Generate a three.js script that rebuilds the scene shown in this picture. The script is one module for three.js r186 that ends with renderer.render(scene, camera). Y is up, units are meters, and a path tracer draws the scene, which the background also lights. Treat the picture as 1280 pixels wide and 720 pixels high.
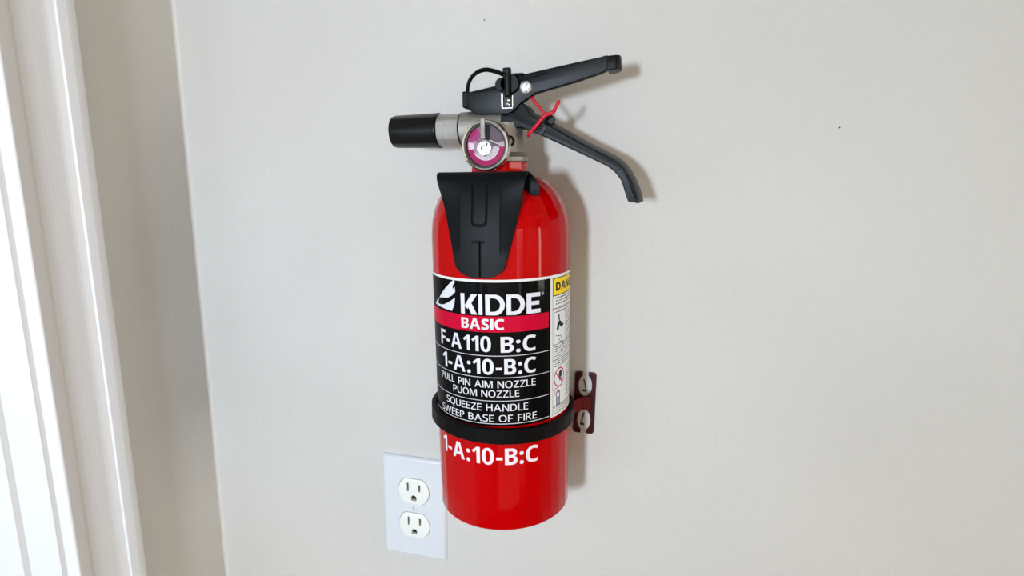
import * as THREE from 'three';
import { mergeGeometries, mergeVertices, toCreasedNormals } from 'three/addons/utils/BufferGeometryUtils.js';
import { RoundedBoxGeometry } from 'three/addons/geometries/RoundedBoxGeometry.js';
import { RectAreaLightUniformsLib } from 'three/addons/lights/RectAreaLightUniformsLib.js';

// ------------------------------------------------------------------ camera, light, exposure
const H = 1.4;                                     // camera height over the floor; the wall is the plane z = 0
const scene = new THREE.Scene();
const renderer = new THREE.WebGLRenderer({ antialias: true });
renderer.toneMapping = THREE.LinearToneMapping;
renderer.toneMappingExposure = 0.73;
renderer.shadowMap.enabled = true;
RectAreaLightUniformsLib.init();
const camera = new THREE.PerspectiveCamera(53.25, 1280 / 720, 0.02, 30);
camera.position.set(0, H, 0.5105);
camera.up.set(-0.06356501, 0.97911744, -0.19310237);
camera.lookAt(-0.22595597, H - 0.20258889, 0.5105 - 0.95283873);
scene.background = new THREE.Color(0x000000);      // closed room: nothing comes in from outside

const KEY = { pos: [-0.25, H - 0.01, 1.25], w: 0.1, h: 0.11, color: [0.75, 0.88, 1.04], power: 640, turn: 0.35, tilt: -0.25 };  // unseen lamp behind the viewer, placed to light the wall and extinguisher
const END = { y0: 0.7, y1: 2.0, z0: 0.2, z1: 1.0, color: [1.0, 0.95, 0.87], power: 17 };   // unseen window at the far right end, placed to light the door casing
const FILL = { x0: -0.3, x1: 1.35, y0: 0.12, y1: 2.0, color: [1.0, 0.89, 0.74], power: 0.70 };  // unseen window behind the viewer, placed to warm the shaded areas

const SLIT = { x: 1.2, w: 0.1, y0: 0.9, y1: 1.7, color: [0.95, 0.93, 1.0], power: 9 };   // unseen bright gap between the blinds, placed to streak the cylinder with gloss

// ------------------------------------------------------------------ helpers
let seed = 12345;
const rnd = () => { seed = (seed * 1664525 + 1013904223) >>> 0; return seed / 4294967296; };
const used = {};
const numbered = (n) => { used[n] = (used[n] ?? -1) + 1; return used[n] ? n + '_' + String(used[n]).padStart(3, '0') : n; };
function part(name, geo, mat, parent, label) {
  const m = new THREE.Mesh(Array.isArray(geo) ? mergeGeometries(geo.map((g) => norm(g))) : geo, mat);
  m.name = name; m.castShadow = m.receiveShadow = true;
  if (label) m.userData.label = label;
  parent.add(m);
  return m;
}
function norm(g) {
  g = g.index ? g.toNonIndexed() : g;
  const o = new THREE.BufferGeometry();
  for (const k of ['position', 'normal', 'uv']) o.setAttribute(k, g.getAttribute(k));
  return o;
}
function struct(name, geo, mat) { const m = part(name, geo, mat, scene); m.userData.kind = 'structure'; return m; }
function thing(name, label, category, pos) {
  const g = new THREE.Group(); g.name = numbered(name); g.position.set(...pos); g.userData = { label, category };
  scene.add(g); return g;
}
function box(x0, x1, y0, y1, z0, z1) {             // box with uv in metres
  const g = new THREE.BoxGeometry(x1 - x0, y1 - y0, z1 - z0); g.translate((x0 + x1) / 2, (y0 + y1) / 2, (z0 + z1) / 2);
  const p = g.attributes.position, n = g.attributes.normal, uv = g.attributes.uv;
  for (let i = 0; i < p.count; i++) {
    const a = Math.abs(n.getX(i)), b = Math.abs(n.getY(i));
    uv.setXY(i, a > 0.5 ? p.getZ(i) : p.getX(i), b > 0.5 ? p.getZ(i) : p.getY(i));
  }
  return g;
}
const rbox = (x, y, z, r, px = 0, py = 0, pz = 0) => new RoundedBoxGeometry(x, y, z, 3, r).translate(px, py, pz);
function lathe(pts, seg = 96) { return new THREE.LatheGeometry(pts.map(([r, y]) => new THREE.Vector2(r, y)), seg); }
function creased(g, a = 0.6) { return toCreasedNormals(g, a); }
function shapeOf(pts) { const s = new THREE.Shape(); pts.forEach(([x, y], i) => (i ? s.lineTo(x, y) : s.moveTo(x, y))); s.closePath(); return s; }
// polygon (mm) smoothed: corners are rounded by radius r (mm)
function roundedPoly(pts, rad) {
  const out = [], n = pts.length;
  for (let i = 0; i < n; i++) {
    const p = pts[i], a = pts[(i + n - 1) % n], b = pts[(i + 1) % n], r = p[2] ?? rad;
    const la = Math.hypot(a[0] - p[0], a[1] - p[1]), lb = Math.hypot(b[0] - p[0], b[1] - p[1]), d = Math.min(r, la * 0.49, lb * 0.49);
    const A = [p[0] + (a[0] - p[0]) / la * d, p[1] + (a[1] - p[1]) / la * d], B = [p[0] + (b[0] - p[0]) / lb * d, p[1] + (b[1] - p[1]) / lb * d];
    const k = d < 0.05 ? 0 : 5;
    if (!k) { out.push([p[0], p[1]]); continue; }
    for (let j = 0; j <= k; j++) { const t = j / k, u = 1 - t; out.push([u * u * A[0] + 2 * u * t * p[0] + t * t * B[0], u * u * A[1] + 2 * u * t * p[1] + t * t * B[1]]); }
  }
  return out.map(([x, y]) => [x / 1000, y / 1000]);
}
function slab(pts, z0, z1, bevel, rad = 1.2) {     // outline in mm, extruded from z0 to z1 (m) with a rounded edge
  const g = new THREE.ExtrudeGeometry(shapeOf(roundedPoly(pts, rad)), { depth: z1 - z0 - 2 * bevel, bevelEnabled: true, bevelThickness: bevel, bevelSize: bevel, bevelOffset: -bevel, bevelSegments: 3, curveSegments: 8 });
  return g.translate(0, 0, z0 + bevel);
}
function tube(pts, r, seg = 40, rs = 10) {
  const c = new THREE.CatmullRomCurve3(pts.map((p) => new THREE.Vector3(...p)), false, 'centripetal');
  const caps = [pts[0], pts[pts.length - 1]].map((p) => new THREE.SphereGeometry(r, 10, 8).translate(...p));
  return [new THREE.TubeGeometry(c, seg, r, rs), ...caps];
}
function cyl(r0, r1, len, axis, at, seg = 64) {    // r0 at the low end
  const g = new THREE.CylinderGeometry(r1, r0, len, seg);
  if (axis === 'x') g.rotateZ(-Math.PI / 2); if (axis === 'z') g.rotateX(Math.PI / 2);
  return g.translate(...at);
}

// ------------------------------------------------------------------ textures
function noiseField(n, cells, rng) {               // tiling value noise
  const g = new Float32Array(cells * cells).map(() => rng()); const o = new Float32Array(n * n);
  const sm = (t) => t * t * (3 - 2 * t);
  for (let y = 0; y < n; y++) for (let x = 0; x < n; x++) {
    const fx = x / n * cells, fy = y / n * cells, ix = Math.floor(fx), iy = Math.floor(fy), tx = sm(fx - ix), ty = sm(fy - iy);
    const v = (a, b) => g[(b % cells) * cells + (a % cells)];
    o[y * n + x] = (v(ix, iy) * (1 - tx) + v(ix + 1, iy) * tx) * (1 - ty) + (v(ix, iy + 1) * (1 - tx) + v(ix + 1, iy + 1) * tx) * ty;
  }
  return o;
}
function dataTex(n, f, srgb, rx = 1, ry = rx) {
  const d = new Uint8Array(n * n * 4);
  for (let i = 0; i < n * n; i++) { const c = f(i); for (let k = 0; k < 3; k++) d[i * 4 + k] = Math.max(0, Math.min(255, c[k])); d[i * 4 + 3] = 255; }
  const t = new THREE.DataTexture(d, n, n, THREE.RGBAFormat); t.wrapS = t.wrapT = THREE.RepeatWrapping; t.magFilter = THREE.LinearFilter; t.minFilter = THREE.LinearMipmapLinearFilter; t.generateMipmaps = true;
  if (srgb) t.colorSpace = THREE.SRGBColorSpace; t.repeat.set(rx, ry); t.needsUpdate = true; return t;
}
const N = 1024;
const nA = noiseField(N, 6, rnd), nB = noiseField(N, 14, rnd), nC = noiseField(N, 300, rnd), nD = noiseField(N, 120, rnd), nE = noiseField(N, 5, rnd);
const wallColor = dataTex(N, (i) => { const v = (nA[i] - 0.5) * 5 + (nB[i] - 0.5) * 3 + (nC[i] - 0.5) * 2, h = (nE[i] - 0.5) * 3; return [187 + v + h, 184 + v, 178 + v - h]; }, true, 1.1);
const wallBump = dataTex(N, (i) => { const v = nD[i] * 150 + nC[i] * 70 + nB[i] * 30; return [v, v, v]; }, false, 2.2);
const paintBump = dataTex(512, (i) => { const x = i % 512, y = (i / 512) | 0; const v = nD[y * N + x] * 60 + nC[(y >> 4) * N + x] * 150; return [v, v, v]; }, false, 8);
const fineBump = dataTex(512, (i) => { const x = i % 512, y = (i / 512) | 0; const v = nC[y * N + x] * 200; return [v, v, v]; }, false, 30);
const stampColor = dataTex(128, (i) => { const x = i % 128, y = (i / 128) | 0, v = nD[(y + 40) * N + x + 200] > 0.66 ? 35 : 215; return [v, v, v - 3]; }, true, 1);
function canvasTex(w, h, draw, srgb = true) {
  const c = document.createElement('canvas'); c.width = w; c.height = h; draw(c.getContext('2d'), w, h);
  const t = new THREE.CanvasTexture(c); if (srgb) t.colorSpace = THREE.SRGBColorSpace; t.anisotropy = 8; return t;
}

// ------------------------------------------------------------------ materials
const std = (c, rough, extra = {}) => new THREE.MeshStandardMaterial({ color: c, roughness: rough, ...extra });
const phy = (c, rough, extra = {}) => new THREE.MeshPhysicalMaterial({ color: c, roughness: rough, ...extra });
const M = {
  wall: std(0xffffff, 0.75, { map: wallColor, bumpMap: wallBump, bumpScale: 0.0002 }),
  trim: std(0xcbcac9, 0.42, { bumpMap: paintBump, bumpScale: 0.00012 }),
  floor: std(0x4f4132, 0.5), ceiling: std(0xb6b0a4, 0.9), hall: std(0xc4b8a6, 0.8),  // unseen floor, ceiling and hall walls, toned darker to limit bounce light
  red: phy(0xffffff, 0.07, { ior: 1.22 }),
  redPlain: phy(0xb80510, 0.3, { clearcoat: 1, clearcoatRoughness: 0.06 }),
  black: phy(0x030303, 0.4, { specularIntensity: 0.25 }), blackPaint: phy(0x020508, 0.42, { specularIntensity: 0.34 }),
  rubber: phy(0x020407, 0.5, { specularIntensity: 0.28, bumpMap: fineBump, bumpScale: 0.00003 }), band: phy(0x030303, 0.5, { specularIntensity: 0.2 }), sleeve: phy(0x020203, 0.3, { specularIntensity: 0.45 }),
  zinc: std(0xbebeba, 0.34, { metalness: 1, bumpMap: fineBump, bumpScale: 0.00015 }), chrome: std(0xe8e8ea, 0.2, { metalness: 1 }),
  castZinc: std(0x9e9c95, 0.45, { metalness: 0.85, bumpMap: fineBump, bumpScale: 0.00008 }),
  rim: std(0xd2d2d0, 0.24, { metalness: 1 }),
  seal: phy(0xb80a28, 0.4, { specularIntensity: 0.5 }),
  armLitRed: phy(0x5c050a, 0.4, { specularIntensity: 0.4 }), plateShadeRed: phy(0x300205, 0.4, { specularIntensity: 0.4 }),  // one red paint: lighter for the lit arm, darkened for the shaded plate
  plate: phy(0xc4c8cc, 0.35), socket: phy(0xd8d9d3, 0.35), hole: std(0x050505, 0.9), steel: std(0x8f8d88, 0.35, { metalness: 1 }), darkSteel: std(0x3a3836, 0.45, { metalness: 0.8 }),
};

// ------------------------------------------------------------------ the hall
const WX = -0.46625, XR = 3.4, ZF = 1.45, YC = 2.45;   // left wall surface, right wall, opposite wall, ceiling
const wallBack = struct('wall_back', box(WX - 0.14, XR + 0.1, -0.1, YC + 0.1, -0.1, 0), M.wall);
struct('wall_right', [box(XR, XR + 0.1, 0, END.y0, 0, ZF), box(XR, XR + 0.1, END.y1, YC, 0, ZF), box(XR, XR + 0.1, END.y0, END.y1, 0, END.z0), box(XR, XR + 0.1, END.y0, END.y1, END.z1, ZF)], M.hall);
struct('floor', box(WX - 0.14, XR + 0.1, -0.1, 0, 0, ZF + 0.1), M.floor);
struct('ceiling', box(WX - 0.14, XR + 0.1, YC, YC + 0.1, 0, ZF + 0.1), M.ceiling);
const JZ = 0.1825, JZ2 = 1.0;                       // door opening in the left wall
struct('wall_left', [box(WX - 0.14, WX, 0, YC, 0, JZ - 0.018), box(WX - 0.14, WX, 0, YC, JZ2 + 0.018, ZF), box(WX - 0.14, WX, 2.08, YC, JZ - 0.018, JZ2 + 0.018)], M.wall);
{ // opposite wall around its unseen window
  const { x0, x1, y0, y1 } = FILL;
  struct('wall_front', [box(WX - 0.14, x0, 0, YC, ZF, ZF + 0.1), box(x1, XR + 0.1, 0, YC, ZF, ZF + 0.1), box(x0, x1, 0, y0, ZF, ZF + 0.1), box(x0, x1, y1, YC, ZF, ZF + 0.1)], M.hall);
  makeUnseenWindow('unseen_window_1', x1 - x0, y1 - y0, [(x0 + x1) / 2, (y0 + y1) / 2, ZF], 0, FILL, SLIT);
  makeUnseenWindow('unseen_window_2', END.z1 - END.z0, END.y1 - END.y0, [XR, (END.y0 + END.y1) / 2, (END.z0 + END.z1) / 2], Math.PI / 2, END);
}
// an unseen window facing local -z, placed to light the hall: frame, translucent blinds and their light; slit = bright gap between two blinds
function makeUnseenWindow(name, w, h, at, turn, lit, slit) {
  const win = new THREE.Group(); win.name = name; win.userData.kind = 'structure'; win.position.set(...at); win.rotation.y = turn; scene.add(win);
  const cb = (a, b, c, d) => rbox(b - a, d - c, 0.05, 0.004, (a + b) / 2, (c + d) / 2, 0.0);
  part('unseen_window_frame', [cb(-w / 2 - 0.05, w / 2 + 0.05, h / 2 - 0.01, h / 2 + 0.06), cb(-w / 2 - 0.05, w / 2 + 0.05, -h / 2 - 0.06, -h / 2 + 0.01), cb(-w / 2 - 0.05, -w / 2 + 0.01, -h / 2, h / 2), cb(w / 2 - 0.01, w / 2 + 0.05, -h / 2, h / 2)], M.trim, win);
  const light = (n, x0, x1, y0, y1, z, c, power) => { const L = new THREE.RectAreaLight(new THREE.Color().setRGB(...c), power, x1 - x0, y1 - y0); L.name = n; L.position.set((x0 + x1) / 2, (y0 + y1) / 2, z); win.add(L); };
  const glow = (c, e) => new THREE.MeshStandardMaterial({ color: 0xd8cdb8, roughness: 0.9, emissive: new THREE.Color().setRGB(...c), emissiveIntensity: e });
  const spans = slit ? [[-w / 2 + 0.012, slit.x - at[0] - slit.w / 2], [slit.x - at[0] + slit.w / 2, w / 2 - 0.012]] : [[-w / 2 + 0.012, w / 2 - 0.012]];
  for (const [a, b] of spans) { part('unseen_blind', box(a, b, -h / 2 + 0.012, h / 2 - 0.012, 0.0, 0.02), glow(lit.color, 0.25), win); light('unseen_window_light', a + 0.01, b - 0.01, -h / 2 + 0.02, h / 2 - 0.02, -0.04, lit.color, lit.power); }
  if (slit) { const x = slit.x - at[0]; part('unseen_pane', box(x - slit.w / 2, x + slit.w / 2, -h / 2 + 0.012, h / 2 - 0.012, 0.03, 0.034), glow(slit.color, 1), win); light('unseen_window_light', x - slit.w / 2 + 0.005, x + slit.w / 2 - 0.005, slit.y0 - at[1], slit.y1 - at[1], -0.03, slit.color, slit.power); }
}
// casing, jamb and stop of the doorway: one profile each, drawn in (x, z) and run up the wall
function run(profile, y0, y1) {                     // profile: [[x, z], ...] -> vertical prism
  const s = new THREE.Shape(); profile.forEach(([x, z], i) => (i ? s.lineTo(x, -z) : s.moveTo(x, -z))); s.closePath();
  const g = new THREE.ExtrudeGeometry(s, { depth: y1 - y0, bevelEnabled: false, steps: 1 });
  g.rotateX(-Math.PI / 2); g.translate(0, y0, 0);
  const p = g.attributes.position, uv = g.attributes.uv;
  for (let i = 0; i < p.count; i++) uv.setXY(i, p.getZ(i) + p.getX(i), p.getY(i) * 0.06);
  return creased(g, 0.5);
}
function arc(cx, cz, r, a0, a1, n) { const o = []; for (let i = 0; i <= n; i++) { const a = (a0 + (a1 - a0) * i / n) * Math.PI / 180; o.push([cx + r * Math.cos(a), cz + r * Math.sin(a)]); } return o; }
const casingProfile = [
  [WX, 0.1135], [WX + 0.0105, 0.1135], ...arc(WX + 0.0105, 0.115, 0.0015, -90, 0, 4),                    // outer edge
  [WX + 0.0122, 0.1215], [WX + 0.0122, 0.1283], ...arc(WX + 0.0110, 0.1286, 0.0012, 0, 90, 5),           // bead
  [WX + 0.0100, 0.1299], [WX + 0.0094, 0.1310], [WX + 0.0086, 0.1340], [WX + 0.0081, 0.1400], [WX + 0.0080, 0.1480], [WX + 0.0082, 0.1560], [WX + 0.0086, 0.1612],
  [WX + 0.0074, 0.1622], [WX + 0.0076, 0.1632],                                                        // crease
  [WX + 0.0098, 0.1690], [WX + 0.0115, 0.1742], ...arc(WX + 0.0093, 0.1748, 0.0024, 0, 90, 6),
  [WX, 0.1772]];
const jamb = [[WX - 0.14, JZ], [WX - 0.14, JZ - 0.018], [WX, JZ - 0.018], [WX, JZ - 0.0008], [WX - 0.0008, JZ]];
const stop = [[WX - 0.07, JZ], [WX - 0.0335, JZ], [WX - 0.0335, JZ + 0.0055], [WX - 0.035, JZ + 0.007], [WX - 0.07, JZ + 0.007]];
const trim1 = struct('trim_1', run(casingProfile, 0, 2.14), M.trim);
const trim2 = struct('trim_2', run(jamb, 0, 2.08), M.trim);
part('door_stop', run(stop, 0, 2.06), M.trim, trim2);
const mir = (pr) => pr.map(([x, z]) => [x, JZ + JZ2 - z]).reverse();
const trim3 = struct('trim_3', [run(mir(jamb), 0, 2.08), run(mir(casingProfile), 0, 2.14)], M.trim);
struct('trim_4', [box(WX - 0.14, WX, 2.062, 2.08, JZ, JZ2), box(WX, WX + 0.012, 2.08, 2.14, 0.18, 1.0)], M.trim);
struct('door_1', box(WX - 0.112, WX - 0.072, 0.004, 2.06, JZ + 0.001, JZ2 - 0.001), M.trim);
// softly rounded plaster corner
{ const rr = 0.003, c = [[WX - 0.001, -0.001], [WX - 0.001, rr]]; for (let i = 0; i <= 10; i++) { const a = Math.PI - i / 10 * -Math.PI / 2; c.push([WX + rr + rr * Math.cos(a), rr + rr * Math.sin(a)]); } c.push([WX + rr, -0.001]); struct('trim_5', run(c, 0, YC), M.wall); }
// tiny old nail holes and nicks
for (const [x, y] of [[-0.1496, 0.1254], [0.139, 0.036]]) part('nail_hole', new THREE.CircleGeometry(0.0006, 12).translate(x, H + y, 0.0002), M.hole, wallBack);

// ------------------------------------------------------------------ unseen wall lamp on the opposite side (key light), placed to cast the extinguisher shadow
{
  const [x, y, z] = KEY.pos;
  const lampTurn = KEY.turn; const lamp = thing('unseen_wall_lamp', 'unseen small square lamp on the opposite wall, behind the viewer, lighting the extinguisher wall', 'lamp', [x, y, ZF]);
  part('arm', [cyl(0.03, 0.03, 0.02, 'z', [0, 0, -0.01]), cyl(0.008, 0.008, ZF - z, 'z', [0, 0, -(ZF - z) / 2])], M.chrome, lamp);
  const head = part('housing', rbox(KEY.w + 0.02, KEY.h + 0.02, 0.03, 0.004, 0, 0, 0.0165), M.trim, lamp);
  head.position.z = z - ZF; head.rotation.set(KEY.tilt, lampTurn, 0, 'YXZ');
  const col = new THREE.Color().setRGB(...KEY.color);
  part('diffuser', rbox(KEY.w, KEY.h, 0.004, 0.0015), new THREE.MeshStandardMaterial({ color: 0xffffff, roughness: 0.5, emissive: col, emissiveIntensity: 6 }), head);
  const L = new THREE.RectAreaLight(col, KEY.power, KEY.w, KEY.h); L.name = 'lamp_light'; L.position.set(0, 0, -0.004); head.add(L);
}

// ------------------------------------------------------------------ fire extinguisher (local origin: centre of its foot)
const R = 0.056, D2R = Math.PI / 180;
const EX = thing('fire_extinguisher', 'red cylinder fire extinguisher with black lever handles, hung on the white wall', 'extinguisher', [-0.11041, H - 0.28384, 0.05780]);
EX.rotation.z = 0.03036;
{
  // cylinder ---------------------------------------------------------
  const prof = [[0.0001, 0.004], [0.036, 0.004], [0.046, 0.0015], [0.0535, 0.0], [0.0549, 0.0004], [0.0557, 0.0012], [R, 0.0025]];
  for (let i = 1; i <= 10; i++) prof.push([R, 0.0025 + (0.229 - 0.0025) * i / 10]);
  const a = R - 0.0226, b = 0.0495;                  // dome: superellipse shoulder running into the neck
  for (let i = 1; i <= 26; i++) { const t = i / 26 * Math.PI / 2, e = 0.92; prof.push([0.0226 + a * Math.pow(Math.cos(t), e), 0.229 + b * Math.pow(Math.sin(t), e)]); }
  prof.push([0.0224, 0.2795], [0.0223, 0.2885], [0.0215, 0.2893], [0.017, 0.2895]);
  const g = creased(lathe(prof, 160), 0.5), TOP = 0.29;
  const p = g.attributes.position, uv = g.attributes.uv;
  for (let i = 0; i < p.count; i++) uv.setXY(i, uv.getX(i), p.getY(i) / TOP);
  // LatheGeometry starts at +z and u runs with the angle towards +x; the printed line sits on the front
  const bodyTex = canvasTex(2048, 1024, (c, w, h) => {
    c.fillStyle = '#a40003'; c.fillRect(0, 0, w, h);
    c.fillStyle = '#d2c8cc';
    const U = (deg) => ((deg / 360) + 1) % 1 * w, V = (mm) => (1 - mm / 1000 / TOP) * h;
    const put = (s, d0, d1, y0, y1) => { c.save(); const u0 = (d0 / 360) * w, u1 = (d1 / 360) * w; for (const k of [0, w]) text(c, s, u0 + k, u1 + k, V(y1), V(y0)); c.restore(); };
    put('1-A:10-B:C', -49, 43.3, 57.6, 71.5);
  });
  M.red.map = bodyTex;
  part('cylinder', g, M.red, EX);
}
// one line of lettering squeezed into the box u0..u1, top..base (cap height)
function text(c, s, u0, u1, top, base, font = 'bold 100px sans-serif', stroke = 0) {
  c.save(); c.font = font; c.textBaseline = 'alphabetic'; c.textAlign = 'left';
  const bold = font.startsWith('bold'), stem = bold ? 17 : 9.5, cap = c.measureText('H').actualBoundingBoxAscent, gap = bold ? 8 : 9;
  const w = [...s].map((ch) => { if (ch === 'I') return [stem, 0]; if (ch === ' ') return [bold ? 24 : 22, 0]; const m = c.measureText(ch); return [m.actualBoundingBoxRight + m.actualBoundingBoxLeft, m.actualBoundingBoxLeft]; });
  const total = w.reduce((a, b) => a + b[0] + gap, -gap);
  c.translate(u0, base); c.scale((u1 - u0) / total, (base - top) / cap); c.lineWidth = stroke; c.strokeStyle = c.fillStyle;
  let x = 0;
  [...s].forEach((ch, i) => {
    if (ch === 'I') c.fillRect(x - stroke / 2, -cap - stroke / 2, stem + stroke, cap + stroke);
    else if (ch !== ' ') { c.fillText(ch, x + w[i][1], 0); if (stroke) c.strokeText(ch, x + w[i][1], 0); }
    x += w[i][0] + gap;
  });
  c.restore();
}
function wrap(deg0, deg1, y0, y1, r, n = 60) {      // sheet on the cylinder, angles from the front (+z) towards +x
  const pos = [], nor = [], uv = [], ix = [];
  for (let i = 0; i <= n; i++) { const t = (deg0 + (deg1 - deg0) * i / n) * D2R; for (const j of [0, 1]) { pos.push(r * Math.sin(t), j ? y1 : y0, r * Math.cos(t)); nor.push(Math.sin(t), 0, Math.cos(t)); uv.push(i / n, j); } }
  for (let i = 0; i < n; i++) { const k = i * 2; ix.push(k, k + 2, k + 1, k + 1, k + 2, k + 3); }
  const g = new THREE.BufferGeometry(); g.setAttribute('position', new THREE.Float32BufferAttribute(pos, 3)); g.setAttribute('normal', new THREE.Float32BufferAttribute(nor, 3)); g.setAttribute('uv', new THREE.Float32BufferAttribute(uv, 2)); g.setIndex(ix); return g;
}
{ // front label --------------------------------------------------------
  const A0 = -78, A1 = 57.5, Y0 = 89.6, Y1 = 204.3;   // degrees, mm
  const tex = canvasTex(1600, 1360, (c, w, h) => {
    const U = (d) => (d - A0) / (A1 - A0) * w, V = (y) => (Y1 - y) / (Y1 - Y0) * h;
    c.fillStyle = '#cfccc8'; c.fillRect(0, 0, w, h);
    c.fillStyle = '#050506'; c.fillRect(0, V(202.4), U(55.6), h);
    c.fillStyle = '#b0052a'; c.fillRect(0, V(176.8), U(53.7), V(164.6) - V(176.8));
    c.strokeStyle = '#c4c3c8';
    const line = (y, t) => { c.lineWidth = t; c.beginPath(); c.moveTo(U(-66), V(y)); c.lineTo(U(54.1), V(y)); c.stroke(); };
    line(146.3, 6); line(129.1, 6); line(110.5, 6); line(91.9, 7);
    c.fillStyle = '#c9c7cb';
    const put = (s, d0, d1, y0, y1, f, st) => text(c, s, U(d0), U(d1), V(y1), V(y0), f, st);
    // brand word with its small registered mark, and the flame mark at its left
    const path = (pts) => { c.beginPath(); pts.forEach(([d, y], i) => (i ? c.lineTo(U(d), V(y)) : c.moveTo(U(d), V(y)))); c.closePath(); c.fill(); };
    const bar = (d0, d1, y0, y1) => c.fillRect(U(d0), V(y1), U(d1) - U(d0), V(y0) - V(y1)), yb = 177.7, yt = 193.3;
    bar(-18.7, -15.1, yb, yt); path([[-15.4, 183.6], [-9.0, yt], [-4.1, yt], [-12.6, 181.6]]); path([[-13.4, 186.2], [-10.6, 188.8], [-4.5, yb], [-9.4, yb]]);
    bar(-3.4, -0.3, yb, yt);
    const dee = (a, b) => { const ring = (x0, x1, y0, y1, rx) => { c.moveTo(U(x0), V(y1)); c.lineTo(U(x1 - rx), V(y1)); c.ellipse(U(x1 - rx), V((y0 + y1) / 2), U(rx) - U(0), V(y0) - V((y0 + y1) / 2), 0, -Math.PI / 2, Math.PI / 2); c.lineTo(U(x0), V(y0)); c.closePath(); };
      c.beginPath(); ring(a, b, yb, yt, 7.6); ring(a + 3.5, b - 3.6, yb + 2.7, yt - 2.7, 5.2); c.fill('evenodd'); };
    dee(2.0, 16.8); dee(18.0, 32.2);
    bar(33.6, 37.5, yb, yt); bar(33.6, 45.7, yb, yb + 3.1); bar(33.6, 45.4, yt - 3.1, yt); bar(33.6, 44.4, 184.0, 187.0);
    c.lineWidth = 3; c.strokeStyle = '#b9b9be'; c.beginPath(); c.arc(U(47.7), V(192), 12, 0, 7); c.stroke(); text(c, 'R', U(47.7) - 5, U(47.7) + 6, V(192) - 6, V(192) + 6);
    path([[-24.7, 203.0], [-27.6, 201], [-36, 194.6], [-45.5, 186.1], [-39, 187.1], [-32.7, 187.8], [-27.7, 190.2], [-23.9, 193.3], [-24.3, 197.5], [-26.6, 195.3], [-26.4, 198.2], [-24.2, 200.4]]);
    path([[-46.4, 185.6], [-50.5, 183], [-54.6, 179.6], [-42, 178.8], [-28.3, 178.2], [-25.6, 182.5], [-24.2, 189.1], [-28.6, 186.2], [-32.9, 184.0], [-38, 181.9], [-43, 180.9], [-48.6, 181], [-47.6, 183]]);
    put('BASIC', -18.5, 16.1, 166.7, 174.8, undefined, 2);
    put('F-A110', -44.6, 5.7, 149.5, 161.6); put('B:C', 13.1, 41.5, 149.0, 161.3);
    put('1-A:10-B:C', -43, 41.5, 131.6, 143.9);
    const reg = '100px sans-serif';
    put('PULL PIN AIM NOZZLE', -46, 40.9, 121.0, 126.6, reg, 1); put('PUOM NOZZLE', -29.6, 27.1, 113.5, 119.1, reg, 1);
    put('SQUEEZE HANDLE', -39, 34.2, 102.3, 108.0, reg, 1); put('SWEEP BASE OF FIRE', -47, 41.7, 93.6, 99.3, reg, 1);
  });
  part('front_label', wrap(A0, A1, Y0 / 1000, Y1 / 1000, R + 0.00025, 72), phy(0xffffff, 0.45, { map: tex, specularIntensity: 0.03, clearcoat: 0.16, clearcoatRoughness: 0.08 }), EX, 'black label with white lettering and a red stripe');
}
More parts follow.
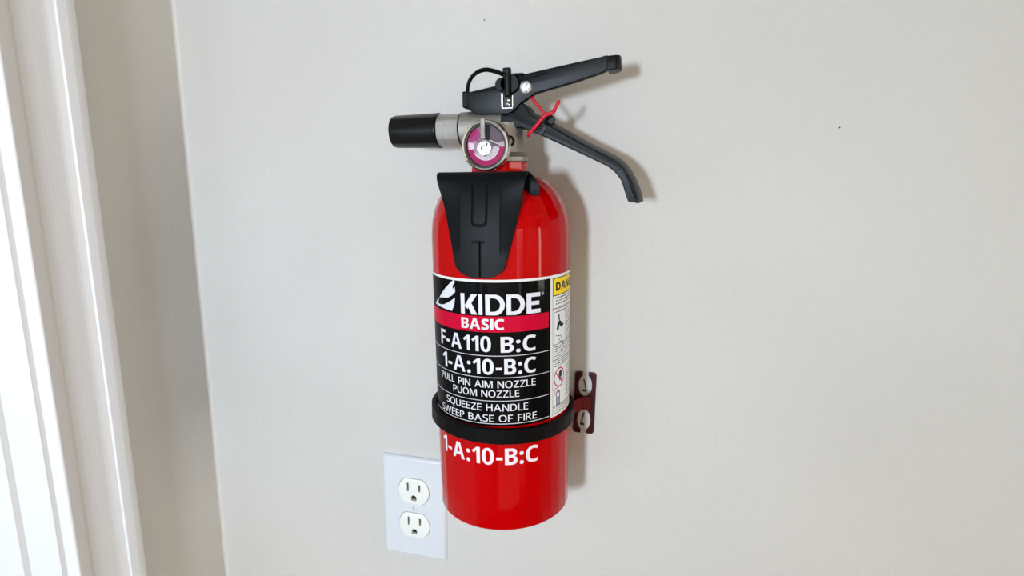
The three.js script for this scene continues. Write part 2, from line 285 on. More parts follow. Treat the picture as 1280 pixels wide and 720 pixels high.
{ // instruction panel ------------------------------------------------------
  const A0 = 57.5, A1 = 150, Y0 = 89.6, Y1 = 204.3;
  const tex = canvasTex(1100, 1360, (c, w, h) => {
    const U = (d) => (d - A0) / (A1 - A0) * w, V = (y) => (Y1 - y) / (Y1 - Y0) * h, s = w / (A1 - A0);
    c.fillStyle = '#d3d5d8'; c.fillRect(0, 0, w, h);
    c.strokeStyle = '#17171a'; c.lineWidth = 5; c.beginPath(); c.moveTo(U(58.4), V(202)); c.lineTo(U(58.4), h); c.stroke();
    const fill = (col, d0, d1, y0, y1) => { c.fillStyle = col; c.fillRect(U(d0), V(y1), U(d1) - U(d0), V(y0) - V(y1)); };
    fill('#17171a', 58.3, 149, 187.8, 202); fill('#e3c318', 58.9, 148.5, 188.5, 201.3);
    c.fillStyle = '#17140c'; text(c, 'DANGER', U(62.3), U(106), V(198.0), V(191.8), 'bold 100px sans-serif', 4);
    const rule = (y, t = 5) => fill('#1d1d20', 58.3, 149, y - t / 24, y + t / 24);
    rule(178, 7); rule(177, 3); rule(149); rule(136.4, 7); rule(98.1); rule(97.4, 3);
    c.fillStyle = '#3a3a3d';
    let k = 7; const q = () => (k = (k * 16807) % 2147483647) / 2147483647;
    const scrawl = (d0, d1, y0, y1, lh) => { for (let y = y1; y > y0; y -= lh) for (let d = d0; d < d1;) { const l = 0.8 + q() * 2.4; c.fillRect(U(d), V(y), l * s, 0.42 * lh / (Y1 - Y0) * h * (0.7 + q() * 0.5)); d += l + 0.5 + q() * 0.8; } };
    scrawl(62, 140, 180.5, 186.5, 2.3); scrawl(62, 96, 173.8, 175.4, 1.8); scrawl(79, 140, 138, 173, 2.2); scrawl(61, 76, 139.5, 147.5, 1.9); scrawl(61, 140, 130.5, 135, 1.8); scrawl(79, 140, 100, 128, 2.0); scrawl(60.5, 140, 91, 96.8, 1.5);
    c.strokeStyle = '#26262a'; c.lineWidth = 4; c.strokeRect(U(60.2), V(174.8), U(77.8) - U(60.2), V(138) - V(174.8));
    // little pictures: hand pulling a pin, hand on a lever
    c.fillStyle = '#17171a'; const poly = (pts) => { c.beginPath(); pts.forEach(([d, y], i) => (i ? c.lineTo(U(d), V(y)) : c.moveTo(U(d), V(y)))); c.closePath(); c.fill(); };
    poly([[63, 160], [64.5, 166], [67.5, 168], [74.5, 163], [70, 161.5], [67, 164], [66.5, 161]]); poly([[65.5, 173], [67, 173], [68, 168], [66, 168]]);
    c.lineWidth = 6; c.beginPath(); c.moveTo(U(62), V(156)); c.lineTo(U(69), V(155)); c.lineTo(U(73), V(149.5)); c.lineTo(U(66), V(150)); c.lineTo(U(62.5), V(145)); c.stroke();
    c.beginPath(); c.moveTo(U(66), V(153)); c.lineTo(U(74), V(146)); c.stroke();
    // prohibition sign
    const cx = U(67.6), cy = V(121), rx = 7.4 * s, ry = 7.6 / (Y1 - Y0) * h;
    c.fillStyle = '#c9d3dc'; c.beginPath(); c.ellipse(cx, cy, rx, ry, 0, 0, 7); c.fill();
    c.fillStyle = '#23242b'; c.beginPath(); c.ellipse(U(69), V(123.4), 2.6 * s, 36, 0, 0, 7); c.fill(); c.fillRect(U(67), V(120), 5 * s, 20);
    c.strokeStyle = '#b3121d'; c.lineWidth = 13; c.beginPath(); c.ellipse(cx, cy, rx, ry, 0, 0, 7); c.stroke();
    c.beginPath(); c.moveTo(cx - rx * 0.75, cy - ry * 0.62); c.lineTo(cx + rx * 0.65, cy + ry * 0.72); c.stroke();
    // extinguisher picture
    fill('#c21630', 61, 66, 112.3, 113); fill('#c21630', 61, 61.7, 106.5, 113); fill('#4a4d5b', 62.8, 68.2, 97.8, 109.5); fill('#d8d8de', 63.8, 67, 104.8, 108.6); fill('#9fa4b8', 64, 66.8, 99, 103.5); fill('#7d8090', 63.5, 67, 109.3, 111);
  });
  part('instruction_label', wrap(A0, A1, Y0 / 1000, Y1 / 1000, R + 0.00025, 48), phy(0xffffff, 0.45, { map: tex, specularIntensity: 0.3 }), EX, 'white instruction panel with a yellow box and small print');
}
{ // valve ----------------------------------------------------------------
  part('neck_collar', creased(lathe([[0.015, 0.2893], [0.0222, 0.2893], [0.0229, 0.2899], [0.0229, 0.2928], [0.0222, 0.2938], [0.0206, 0.2948], [0.0196, 0.2965], [0.015, 0.2965]]), 0.5), M.castZinc, EX);
  const stem = creased(lathe([[0.0001, 0.2950], [0.0194, 0.2950], [0.0189, 0.2985], [0.0186, 0.313], [0.0176, 0.3185], [0.0001, 0.3185]]), 0.5);
  part('valve_body', [stem, cyl(0.0134, 0.0140, 0.034, 'x', [-0.0125, 0.3150, 0]), cyl(0.011, 0.011, 0.026, 'z', [-0.0028, 0.3008, 0.012])], M.castZinc, EX);
  const t = 0.68, px = 0.0186 * Math.sin(t), pz = 0.0186 * Math.cos(t);
  const port = part('relief_port', new THREE.TorusGeometry(0.0034, 0.0011, 10, 28).rotateY(t).translate(px, 0.3045, pz - 0.0004), M.black, EX);
  part('port_button', new THREE.SphereGeometry(0.0026, 16, 10).scale(1, 1, 0.5).rotateY(t).translate(px, 0.3045, pz), M.zinc, port);
  const CY = 0.3149;
  const con = creased(lathe([[0.0001, 0.0], [0.0118, 0.0], [0.0126, 0.0006], [0.0126, 0.0125], [0.0123, 0.0130], [0.0126, 0.0135], [0.0126, 0.0185], [0.0120, 0.0190], [0.0001, 0.0190]]), 0.5).rotateZ(Math.PI / 2).translate(-0.0300, CY, 0);
  const nozzle = part('nozzle', con, M.zinc, EX, 'silver nozzle connector with a black sleeve');
  part('seal_ring', new THREE.TorusGeometry(0.0122, 0.0013, 10, 56).rotateY(Math.PI / 2).translate(-0.0297, CY, 0), M.black, nozzle);
  const sl = creased(lathe([[0.0090, 0.0], [0.0127, 0.0], [0.0138, 0.0006], [0.01395, 0.0016], [0.0136, 0.0030], [0.0129, 0.0375], [0.0122, 0.0401], [0.0106, 0.0409], [0.0075, 0.0409], [0.0072, 0.034], [0.0001, 0.034]], 96), 0.4).rotateZ(Math.PI / 2).translate(-0.0487, CY, 0);
  part('nozzle_sleeve', sl, M.sleeve, nozzle, 'black tapered sleeve');
}
{ // pressure gauge: bezel, dial, needle, boss ------------------------------
  const G = new THREE.Group(); G.name = 'pressure_gauge'; EX.add(G); G.position.set(-0.0025, 0.3008, 0.0245); G.rotation.y = -0.06; G.userData.label = 'round gauge with a pink dial and silver rim';
  const RZ = [[0.0001, 0.0], [0.0172, 0.0], [0.0183, 0.0008], [0.0187, 0.0022], [0.0187, 0.0062], [0.0182, 0.0077], [0.0174, 0.0081], [0.0166, 0.0077], [0.0162, 0.0066], [0.0160, 0.0044], [0.0001, 0.0044]];
  part('bezel', creased(lathe(RZ, 96), 0.4).rotateX(Math.PI / 2), M.rim, G);
  part('rim_gasket', new THREE.TorusGeometry(0.0157, 0.0010, 8, 72).translate(0, 0, 0.0053), M.darkSteel, G);
  const dialTex = canvasTex(512, 512, (c, w) => {
    const C = w / 2; c.fillStyle = '#6f626a'; c.fillRect(0, 0, w, w);
    const wedge = (a0, a1, r0, r1, col) => { c.fillStyle = col; c.beginPath(); c.arc(C, C, r1, a0 * D2R, a1 * D2R); c.arc(C, C, r0, a1 * D2R, a0 * D2R, true); c.closePath(); c.fill(); };
    wedge(-90, 5, 0, C, '#54474d'); wedge(5, 240, 150, C, '#8e0847'); wedge(180, 245, 120, C, '#86305f'); wedge(205, 235, 190, C, '#94084a'); wedge(5, 150, 90, 168, '#94858e'); wedge(150, 205, 96, 165, '#8d7284');
    c.strokeStyle = '#f0e4ea'; c.lineWidth = 6; for (const r of [106, 122, 138, 154]) { c.setLineDash([14, 9]); c.beginPath(); c.arc(C, C, r, 8 * D2R, 140 * D2R); c.stroke(); } c.setLineDash([]);
    c.strokeStyle = '#f2e9ee'; c.lineWidth = 5; c.beginPath(); c.moveTo(C + 40, C - 70); c.lineTo(C + 210, C + 10); c.stroke(); c.beginPath(); c.arc(C, C, 168, 10 * D2R, 150 * D2R); c.stroke();
    wedge(168, 190, 150, 215, '#ab95a3'); wedge(-12, 4, 165, 236, '#a3909b'); c.lineWidth = 3; for (let i = 0; i < 9; i++) { const a = (168 + i * 3) * D2R; c.beginPath(); c.moveTo(C + 150 * Math.cos(a), C + 150 * Math.sin(a)); c.lineTo(C + 225 * Math.cos(a), C + 225 * Math.sin(a)); c.stroke(); }
  });
  part('dial', new THREE.CylinderGeometry(0.0160, 0.0160, 0.0006, 64).rotateY(Math.PI / 2).rotateX(Math.PI / 2).translate(0, 0, 0.0046), phy(0xffffff, 0.4, { map: dialTex, specularIntensity: 0.25 }), G);
  part('boss', creased(lathe([[0.0001, 0.0030], [0.0044, 0.0030], [0.0054, 0.0025], [0.0058, 0.0016], [0.0060, 0.0]], 48), 0.5).rotateX(Math.PI / 2).translate(-0.0007, -0.0018, 0.0049), std(0xffffff, 0.35, { metalness: 0.2, map: stampColor }), G);
  part('needle', [rbox(0.0034, 0.0150, 0.0026, 0.0012, -0.0011, 0.0122, 0.0078)], M.zinc, G);
  part('slot', [rbox(0.0026, 0.0110, 0.0008, 0.0003, 0.0021, 0.0096, 0.0052)], M.black, G);  // black bar beside the needle
}
{ // lever above and carrying handle below ------------------------------------
  const lever = [[-22.6, 341.7], [2.0, 346.0, 4], [5.0, 351.2, 3], [10.8, 353.0, 2], [20.8, 352.7, 3], [49.7, 357.4, 6], [77.1, 361.7, 4], [84.6, 362.7, 0.1],
    [84.6, 352.4, 0.1], [80.4, 350.6, 4], [61.6, 345.4], [31.0, 338.4, 3], [26.7, 335.6, 3], [19.3, 331.4, 3], [15.4, 326.8, 2], [10.4, 324.4, 3], [-14.3, 325.0, 5], [-20.6, 328.2, 3], [-22.8, 332.1, 2]];
  const rear = [[-22.6, 341.0], [2.0, 345.4, 4], [20.8, 352.0, 3], [49.7, 356.8, 6], [77.1, 361.1, 4], [84.6, 362.0, 0.1], [84.6, 355.6, 0.1], [61.6, 350.0], [31.0, 343.4, 3], [19.3, 336.0, 3], [10.4, 329.0, 3], [-20.6, 330.2, 3]];
  const cover = [[-22.6, 340.6], [2.0, 345.0, 4], [20.8, 351.6, 3], [49.7, 356.4, 6], [77.1, 360.8, 4], [84.6, 361.7, 0.1], [84.6, 359.5, 0.1], [49.7, 353.5], [20.8, 348.5], [2.0, 342.0], [-22.6, 337.6]];
  // the rounded end: a plan outline run through the lever's height
  const plan = new THREE.Shape(); plan.moveTo(0, -0.0103); plan.lineTo(0.0042, -0.0103); plan.quadraticCurveTo(0.0102, -0.0103, 0.0102, -0.004); plan.lineTo(0.0102, 0.0010); plan.quadraticCurveTo(0.0100, 0.0070, 0.0040, 0.0100); plan.lineTo(0, 0.0112); plan.closePath();
  const tip = new THREE.ExtrudeGeometry(plan, { depth: 0.0078, bevelEnabled: true, bevelThickness: 0.0011, bevelSize: 0.0011, bevelOffset: -0.0011, bevelSegments: 3, curveSegments: 10 }).rotateX(Math.PI / 2).scale(1, 1, -1);
  { const a = tip.index; void a; const p = tip.attributes.position; for (let i = 0; i < p.count; i += 3) { const t = [p.getX(i), p.getY(i), p.getZ(i)]; p.setXYZ(i, p.getX(i + 1), p.getY(i + 1), p.getZ(i + 1)); p.setXYZ(i + 1, ...t); } tip.computeVertexNormals(); }
  tip.rotateZ(0.075).translate(0.0834, 0.3615, 0);
  const lev = part('lever', [creased(slab(lever, 0.0050, 0.0118, 0.0016, 1.0), 0.45), creased(slab(rear, -0.0103, -0.0070, 0.0010, 1.0), 0.45), creased(slab(cover, -0.0090, 0.0070, 0.0006, 0.6), 0.45), creased(tip, 0.5)], M.blackPaint, EX, 'black upper squeeze lever');
  part('lever_cap', [rbox(0.0060, 0.0125, 0.0200, 0.0014, -0.0236, 0.3367, 0.0004)], M.black, lev);
  const handle = [[-2.3, 323.8, 2], [12.9, 324.4, 2], [20.5, 333.2, 2], [24.0, 330.6, 2], [26.3, 324.7, 4], [37.1, 318.1, 4], [67.7, 300.9, 8], [88.6, 290.6, 10], [96.9, 284.6, 6], [102.8, 275.8, 8], [107.0, 266.0, 8], [109.4, 257.0, 0.8],
    [101.4, 258.6, 0.8], [98.6, 266.3, 6], [96.0, 274.6, 6], [88.6, 283.2, 8], [60.7, 296.6, 8], [33.3, 309.2, 4], [26.2, 311.7, 2], [19.5, 314.9, 2], [12.8, 313.8, 2], [1.5, 317.7, 2]];
  const hg = slab(handle, -0.0130, 0.0102, 0.0011, 1.2), hp = hg.attributes.position, mid = [[20, 323], [33, 314], [65, 298.5], [88.6, 287], [97.5, 280], [102.3, 270], [105.4, 257]];
  for (let i = 0; i < hp.count; i++) {                     // the upper side slopes up towards the back
    const x = hp.getX(i) * 1000, y = hp.getY(i) * 1000; let best = 1e9, sd = 0, nx = 0, ny = 0;
    for (let k = 0; k + 1 < mid.length; k++) { const [ax, ay] = mid[k], [bx, by] = mid[k + 1], l = Math.hypot(bx - ax, by - ay), ux = (bx - ax) / l, uy = (by - ay) / l, t = Math.max(0, Math.min(l, (x - ax) * ux + (y - ay) * uy)), d = Math.hypot(x - ax - ux * t, y - ay - uy * t); if (d < best) { best = d; sd = (x - ax) * -uy + (y - ay) * ux; nx = -uy; ny = ux; } }
    if (sd > 0 && x > 22) { const f = 0.0034 * (0.0102 - hp.getZ(i)) / 0.0232 * THREE.MathUtils.smoothstep(x, 22, 32); hp.setX(i, hp.getX(i) + nx * f); hp.setY(i, hp.getY(i) + ny * f); }
  }
  hg.computeVertexNormals();
  const hd = part('carry_handle', creased(hg, 0.45), M.blackPaint, EX, 'black lower carrying handle with a bent end');
  part('lock_lug', cyl(0.0036, 0.0036, 0.006, 'z', [0.0405, 0.3205, -0.002], 24), M.black, hd);
  part('handle_step', slab([[38.2, 316.6], [41.0, 315.0], [36.4, 308.2], [33.2, 309.6]], 0.009, 0.0108, 0.0005, 0.4), M.blackPaint, hd);
  // pivot rivet
  part('rivet', creased(lathe([[0.0001, 0.0030], [0.0026, 0.0028], [0.0041, 0.0016], [0.0045, 0.0]], 32), 0.6).rotateX(Math.PI / 2).translate(0.0243, 0.3434, 0.0117), std(0xffffff, 0.35, { metalness: 0.2, map: stampColor }), EX, 'bright steel pivot rivet');
  // locking pin with its knob, chrome keeper and tether
  const pin = part('safety_pin', [rbox(0.0058, 0.0040, 0.0050, 0.0010, 0.0113, 0.3549, 0.0175), rbox(0.0046, 0.0205, 0.0042, 0.0018, 0.0116, 0.3462, 0.0178), cyl(0.0075, 0.0068, 0.0050, 'z', [0.0125, 0.3462, 0.0135], 40), cyl(0.0052, 0.0046, 0.0060, 'z', [0.0062, 0.3458, 0.0130], 32), rbox(0.0100, 0.0014, 0.0070, 0.0005, 0.0180, 0.3527, 0.0110)], M.black, EX, 'black locking pin standing upright through the lever');
  part('keeper', [rbox(0.0017, 0.0112, 0.0030, 0.0006, 0.0063, 0.3345, 0.0128), rbox(0.0007, 0.0090, 0.0030, 0.0003, 0.0144, 0.3338, 0.0128), rbox(0.0088, 0.0011, 0.0030, 0.0005, 0.0102, 0.3288, 0.0128), new THREE.SphereGeometry(0.0014, 12, 8).translate(0.0112, 0.3346, 0.0130), new THREE.SphereGeometry(0.0012, 12, 8).translate(0.0101, 0.3319, 0.0130), new THREE.SphereGeometry(0.0010, 12, 8).translate(0.0118, 0.3312, 0.0130)], M.chrome, pin, 'chrome keeper loop');
  const path = [[-0.0242, 0.3400, 0.003], [-0.0243, 0.3430, 0.003], [-0.0236, 0.3484, 0.003], [-0.0204, 0.3537, 0.004], [-0.0148, 0.3574, 0.005], [-0.0078, 0.3583, 0.007], [-0.0016, 0.3568, 0.009], [0.0045, 0.3545, 0.011], [0.0090, 0.3520, 0.0125]];
  const curve = new THREE.CatmullRomCurve3(path.map((q) => new THREE.Vector3(...q)));
  const rings = []; for (let i = 2; i < 44; i++) { const u = i / 46, c = curve.getPointAt(u), d = curve.getTangentAt(u); const t = new THREE.TorusGeometry(0.00140, 0.00030, 6, 14); t.applyQuaternion(new THREE.Quaternion().setFromUnitVectors(new THREE.Vector3(0, 0, 1), d)); rings.push(t.translate(c.x, c.y, c.z)); }
  part('pin_tether', [...tube(path, 0.00135, 60), ...rings], M.black, EX, 'ribbed black tether looping to the pin');
  // red tamper seal
  const S = 0.0128;
  part('tamper_seal', [...tube([[0.0288, 0.3360, 0.0095], [0.0292, 0.3352, 0.0122], [0.0345, 0.3288, S], [0.0392, 0.3230, S]], 0.0011), ...tube([[0.0494, 0.3318, S + 0.001], [0.0468, 0.3272, S + 0.001], [0.0452, 0.3246, S]], 0.00135), ...tube([[0.0462, 0.3256, S], [0.0430, 0.3236, S], [0.0392, 0.3226, S], [0.0330, 0.3160, S], [0.0268, 0.3096, S], [0.0255, 0.3084, 0.0095]], 0.00135)], M.seal, EX, 'red plastic tamper seal tied round the handle');
}
{ // black rubber flap hanging over the shoulder ----------------------------------
  const prof = [[0.0352, 0.2640], [0.0344, 0.2690], [0.0346, 0.2750], [0.0368, 0.2800], [0.0405, 0.2818], [0.0445, 0.2808], [0.0480, 0.2775], [0.0508, 0.2720], [0.0532, 0.2650], [0.0552, 0.2570], [0.0570, 0.2470], [0.0581, 0.2350], [0.0590, 0.2220], [0.0593, 0.2060]];
  const dome = (r) => (r >= R ? 0.229 : 0.229 + 0.0495 * Math.pow(Math.sin(Math.acos(Math.pow(Math.min(1, Math.max(0, (r - 0.0226) / (R - 0.0226))), 1 / 0.92))), 0.92));
  const c = new THREE.CatmullRomCurve3(prof.map(([z, y]) => new THREE.Vector3(0, y, z)), false, 'centripetal'), NV = 190, NU = 170, pts = c.getSpacedPoints(NV);
  const half = (y) => {                                // half width at a height
    if (y > 0.217) return 0.0192 + (0.0340 - 0.0192) * Math.pow(Math.min(1, (y - 0.217) / (0.2800 - 0.217)), 0.95);
    const k = (0.217 - y) / (0.217 - 0.2055); return 0.0192 * Math.pow(Math.max(0, 1 - Math.pow(Math.min(1, k), 2.1)), 0.52);
  };
  const smooth = THREE.MathUtils.smoothstep, iTop = pts.reduce((b, q, i) => (q.y > pts[b].y ? i : b), 0), CX = (y) => -0.0010 - 0.0012 * smooth(y, 0.26, 0.28);
  const groove = (d, w) => Math.exp(-(d * d) / (w * w));
  const P = (iu, iv, out) => {
    const q = pts[iv], y = q.y, rear = iv < iTop, h = rear ? 0.0340 + (iu * 2 > NU ? 0.0066 * Math.sin(Math.min(1, (pts[iTop].y - y) / 0.0175) * 2.2) : -0.0030 * smooth(pts[iTop].y - y, 0, 0.012)) : Math.max(0.0004, half(y)), f = iu / NU * 2 - 1, x = f * h, front = rear ? 0 : smooth(0.2818 - y, 0, 0.034);
    let z = q.z - front * 0.5 * x * x / (2 * R), yy = y;
    if (rear) yy = Math.max(y, Math.min(0.2800, dome(Math.hypot(x, q.z - 0.0016)) + 0.0004));
    const wing = Math.max(0, Math.abs(x) - 0.0150); z -= front * (wing > 0 ? 0.0004 * Math.min(1, wing / 0.0006) + wing * 0.2 : 0) * smooth(y, 0.219, 0.232);
    let d = 0;                                          // grooves pressed into the face
    if (!rear) {
      const gx = x + 0.0002, half2 = 0.0053, bot = 0.2440;
      const dd = y > bot + 0.003 ? Math.abs(Math.abs(gx) - half2) : Math.hypot(Math.max(0, Math.abs(gx) - half2 + 0.003), Math.min(0, y - bot - 0.003) + 0) - 0.003;
      if (y < 0.2735) d += 0.0009 * groove(dd, 0.00045);
      if (y < 0.2320) d += 0.0012 * groove(gx - 0.0006, 0.00042);
      if (gx > -0.006 && gx < 0.004) d += 0.0004 * groove(y - 0.2322, 0.0005);
    }
    return out.set(CX(y) + x, yy, z - d);
  };
  const T = 0.0016, v = new THREE.Vector3(), v1 = new THREE.Vector3(), v2 = new THREE.Vector3(), pos = [], uv = [], ix = [], W = NU + 1;
  const base = []; for (let iv = 0; iv <= NV; iv++) for (let iu = 0; iu <= NU; iu++) base.push(P(iu, iv, new THREE.Vector3()));
  const back = []; for (let iv = 0; iv <= NV; iv++) for (let iu = 0; iu <= NU; iu++) {
    const a = base[Math.max(0, iv - 1) * W + iu], b = base[Math.min(NV, iv + 1) * W + iu], nx = v.set(0, b.z - a.z, -(b.y - a.y)).normalize();   // outward, taken along the sheet
    back.push(base[iv * W + iu].clone().addScaledVector(nx, -T));
  }
  for (const L of [base, back]) for (let i = 0; i < L.length; i++) { pos.push(L[i].x, L[i].y, L[i].z); uv.push(L[i].x, L[i].y); }
  const K = base.length, quad = (a, b, c2, d) => ix.push(a, b, c2, a, c2, d);
  for (let iv = 0; iv < NV; iv++) for (let iu = 0; iu < NU; iu++) { const a = iv * W + iu, b = a + 1, e = a + W, f = e + 1; quad(a, e, f, b); quad(K + a, K + b, K + f, K + e); }
  for (let iv = 0; iv < NV; iv++) { const a = iv * W, b = a + NU; quad(a, K + a, K + a + W, a + W); quad(b, b + W, K + b + W, K + b); }
  for (let iu = 0; iu < NU; iu++) { quad(iu, iu + 1, K + iu + 1, K + iu); const a = NV * W + iu; quad(a, K + a, K + a + 1, a + 1); }
  const g = new THREE.BufferGeometry(); g.setAttribute('position', new THREE.Float32BufferAttribute(pos, 3)); g.setAttribute('uv', new THREE.Float32BufferAttribute(uv, 2)); g.setIndex(ix); g.computeVertexNormals();
  part('shoulder_flap', g, M.rubber, EX, 'black rubber flap draped over the shoulder');
}

// ------------------------------------------------------------------ wall bracket: red plate and arm, black strap round the cylinder
{
  const BX = -0.0488, BY = -0.2135;
  const B = thing('wall_bracket', 'dark red metal wall bracket with a black strap gripping the fire extinguisher', 'bracket', [BX, H + BY, 0]);
  const pts = [], w = 9.8, h = 30.4;                    // mm, half sizes
  const s = new THREE.Shape(), mm = (a) => a / 1000;
  // half outline: the right side, keyholes opening to the top and bottom through a narrow neck
  const neck = 2.7, hr = 6.2, hv = 10.8, hc = 17.2, right = [];
  right.push([neck, h], [w - 3, h]); for (let i = 1; i <= 5; i++) { const t = i / 5 * Math.PI / 2; right.push([w - 3 + 3 * Math.sin(t), h - 3 + 3 * Math.cos(t)]); }
  for (let i = 0; i <= 5; i++) { const t = i / 5 * Math.PI / 2; right.push([w - 3 + 3 * Math.cos(t), -h + 3 - 3 * Math.sin(t)]); } right.push([neck, -h]);
  const hole = (sg) => { const o = []; const a0 = Math.asin(neck / hr); for (let i = 0; i <= 28; i++) { const t = a0 + (2 * Math.PI - 2 * a0) * i / 28; o.push([hr * Math.sin(t), sg * (hc + hv * Math.cos(t))]); } return o; };  // from right of the neck, round, to the left
  const top = hole(1).reverse(), bot = hole(-1);
  const left = right.map(([x, y]) => [-x, y]).reverse();
  const all = [...right, ...bot, ...left, ...top];
  all.forEach(([x, y], i) => (i ? s.lineTo(mm(x), mm(y)) : s.moveTo(mm(x), mm(y)))); s.closePath();
  part('back_plate', creased(new THREE.ExtrudeGeometry(s, { depth: 0.0012, bevelEnabled: true, bevelThickness: 0.0004, bevelSize: 0.0004, bevelOffset: -0.0004, bevelSegments: 2 }).translate(0, 0, 0.0008), 0.5), M.plateShadeRed, B, 'dark red plate with two keyholes');
  // arm: a strip from the plate out to the strap
  const strip = (path, y0, y1, t) => { const g = new THREE.Shape(), n = path.length, off = path.map((p, i) => { const a = path[Math.max(0, i - 1)], b = path[Math.min(n - 1, i + 1)], l = Math.hypot(b[0] - a[0], b[1] - a[1]); return [p[0] + (b[1] - a[1]) / l * t, p[1] - (b[0] - a[0]) / l * t]; }); [...path, ...off.reverse()].forEach(([x, z], i) => (i ? g.lineTo(x, -z) : g.moveTo(x, -z))); g.closePath(); return creased(new THREE.ExtrudeGeometry(g, { depth: y1 - y0, bevelEnabled: false }).rotateX(-Math.PI / 2).translate(0, y0, 0), 0.5); };
  part('arm', strip([[-0.0110, 0.0210], [-0.0082, 0.0150], [-0.0050, 0.0080], [-0.0020, 0.0042], [0.0010, 0.0030], [0.0056, 0.0027]], -0.0062, 0.0062, 0.0012), M.armLitRed, B);
  // strap: a flat ring, flattened where it runs between the cylinder and the wall
  const cx = -0.1133 - BX, cz = 0.0583, ym = -0.2003 - BY, n = 160, P = [], I = [], U = [];
  const ro = 0.0611, ri = 0.0572, hh = 0.0060, e = 0.0005;
  const sec = [[ri, -hh + e], [ri + e, -hh], [ro - e, -hh], [ro, -hh + e], [ro, hh - e], [ro - e, hh], [ri + e, hh], [ri, hh - e]];
  for (let i = 0; i <= n; i++) { const t = i / n * 2 * Math.PI; for (const [r, y] of sec) { const k = (r - ri) / (ro - ri); P.push(cx + r * Math.sin(t), y, Math.max(0.0014 - 0.0009 * k, cz + r * Math.cos(t))); U.push(t * 0.06, y); } }
  for (let i = 0; i < n; i++) for (let j = 0; j < 8; j++) { const a = i * 8 + j, b = i * 8 + (j + 1) % 8; I.push(a, b, a + 8, b, b + 8, a + 8); }
  const g = new THREE.BufferGeometry(); g.setAttribute('position', new THREE.Float32BufferAttribute(P, 3)); g.setAttribute('uv', new THREE.Float32BufferAttribute(U, 2)); g.setIndex(I);
  const strap = part('strap', creased(g.toNonIndexed(), 0.7), M.band, B, 'black plastic strap round the cylinder');
  strap.position.y = ym; strap.rotation.z = 0.0;
  // screws in the keyholes, standing out of the wall
  for (const [x, y, tilt] of [[-0.0003, 0.0170, 0.25], [-0.0012, -0.0165, -0.2]]) {
    const sc = part('screw', [new THREE.CylinderGeometry(0.00055, 0.00055, 0.0100, 12).rotateZ(tilt).translate(x, y + 0.001, 0.0012), rbox(0.0040, 0.0015, 0.0018, 0.0006, x - 0.0002, y - 0.0052, 0.0014)], M.darkSteel, B);
    void sc;
  }
}

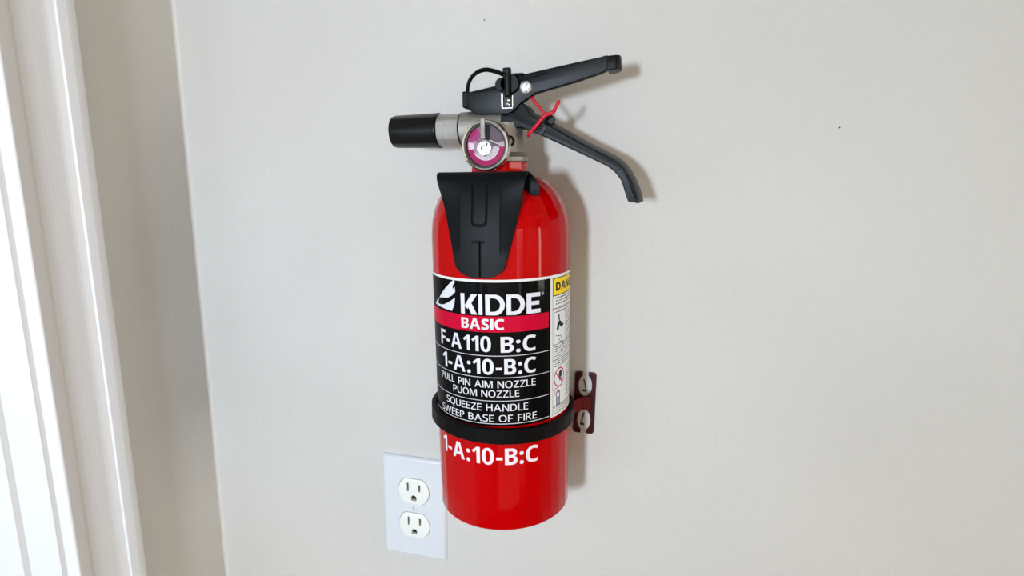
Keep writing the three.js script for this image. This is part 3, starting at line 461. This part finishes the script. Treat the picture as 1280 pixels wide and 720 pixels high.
// ------------------------------------------------------------------ duplex outlet
{
  const O = thing('electrical_outlet', 'white duplex electrical outlet low on the wall, partly behind the fire extinguisher', 'outlet', [-0.25636 + 0.03495, H - 0.29304 - 0.05715, 0]);
  O.rotation.z = 0.0031;
  const rec = (cy) => { const pts = []; const r = 17.1, f = 14.2, a = Math.acos(f / r); for (const [s0, s1] of [[-Math.PI / 2 + a, Math.PI / 2 - a], [Math.PI / 2 + a, 1.5 * Math.PI - a]]) for (let i = 0; i <= 18; i++) { const t = s0 + (s1 - s0) * i / 18; pts.push([r * Math.cos(t) / 1000, cy + r * Math.sin(t) / 1000]); } return pts; };
  const rim = (inset, r) => roundedPoly([[-34.95 + inset, -57.15 + inset], [34.95 - inset, -57.15 + inset], [34.95 - inset, 57.15 - inset], [-34.95 + inset, 57.15 - inset]], r);
  const face = shapeOf(rim(2.6, 1.2));
  for (const cy of [0.0195, -0.0195]) { const hp = new THREE.Path(), k = 1.022; rec(cy).forEach(([x, y], i) => (i ? hp.lineTo(x * k, cy + (y - cy) * k) : hp.moveTo(x * k, cy + (y - cy) * k))); hp.closePath(); face.holes.push(hp); }
  const top = new THREE.ExtrudeGeometry(face, { depth: 0.0010, bevelEnabled: false }).translate(0, 0, 0.0036);
  const loops = [[0, 2.0, 0], [0, 2.0, 0.0016], [0.35, 1.9, 0.0027], [1.1, 1.6, 0.0037], [1.9, 1.4, 0.0044], [2.6, 1.2, 0.0046]].map(([a, r, z]) => rim(a, r).map(([x, y]) => [x, y, z]));
  const RP = [], RI = [], n = loops[0].length; loops.flat().forEach((q) => RP.push(...q));
  for (let k = 0; k + 1 < loops.length; k++) for (let i = 0; i < n; i++) { const a = k * n + i, b = k * n + (i + 1) % n; RI.push(a, b, a + n, b, b + n, a + n); }
  const ringG = new THREE.BufferGeometry(); ringG.setAttribute('position', new THREE.Float32BufferAttribute(RP, 3)); ringG.setAttribute('uv', new THREE.Float32BufferAttribute(new Float32Array(RP.length / 3 * 2), 2)); ringG.setIndex(RI);
  const g = mergeGeometries([norm(creased(ringG.toNonIndexed(), 0.7)), norm(top)]);
  part('cover_plate', g, M.plate, O);
  for (const cy of [0.0195, -0.0195]) {
    const sh = shapeOf(rec(cy));
    const hole = (pts) => { const q = new THREE.Path(); pts.forEach(([x, y], i) => (i ? q.lineTo(x, y) : q.moveTo(x, y))); q.closePath(); sh.holes.push(q); };
    const rect = (x, y, w, h) => [[x - w / 2, y - h / 2], [x - w / 2, y + h / 2], [x + w / 2, y + h / 2], [x + w / 2, y - h / 2]];
    hole(rect(-0.0064, cy + 0.0042, 0.0017, 0.0095)); hole(rect(0.0064, cy + 0.0042, 0.0019, 0.0076));
    const u = [[-0.0029, cy - 0.0106]]; for (let i = 0; i <= 12; i++) { const t = Math.PI - i / 12 * Math.PI; u.push([0.0029 * Math.cos(t), cy - 0.0076 + 0.0029 * Math.sin(t)]); } u.push([0.0029, cy - 0.0106]); hole(u);
    const r = part('receptacle', creased(new THREE.ExtrudeGeometry(sh, { depth: 0.0030, bevelEnabled: true, bevelThickness: 0.0007, bevelSize: 0.0007, bevelOffset: -0.0007, bevelSegments: 2 }).translate(0, 0, 0.0018), 0.5), M.socket, O, 'white receptacle with two slots and a round earth hole');
    part('slot_back', box(-0.012, 0.012, cy - 0.012, cy + 0.011, 0.0006, 0.0017), M.hole, r);
  }
  const sc = part('screw', creased(lathe([[0.0001, 0.0014], [0.0020, 0.0012], [0.0029, 0.0004], [0.0030, 0.0]], 24), 0.6).rotateX(Math.PI / 2).translate(0, 0, 0.0044), M.plate, O);
  part('screw_slot', rbox(0.0009, 0.0046, 0.0006, 0.0002, 0.0002, 0, 0.0057), M.darkSteel, sc);
}

renderer.render(scene, camera);
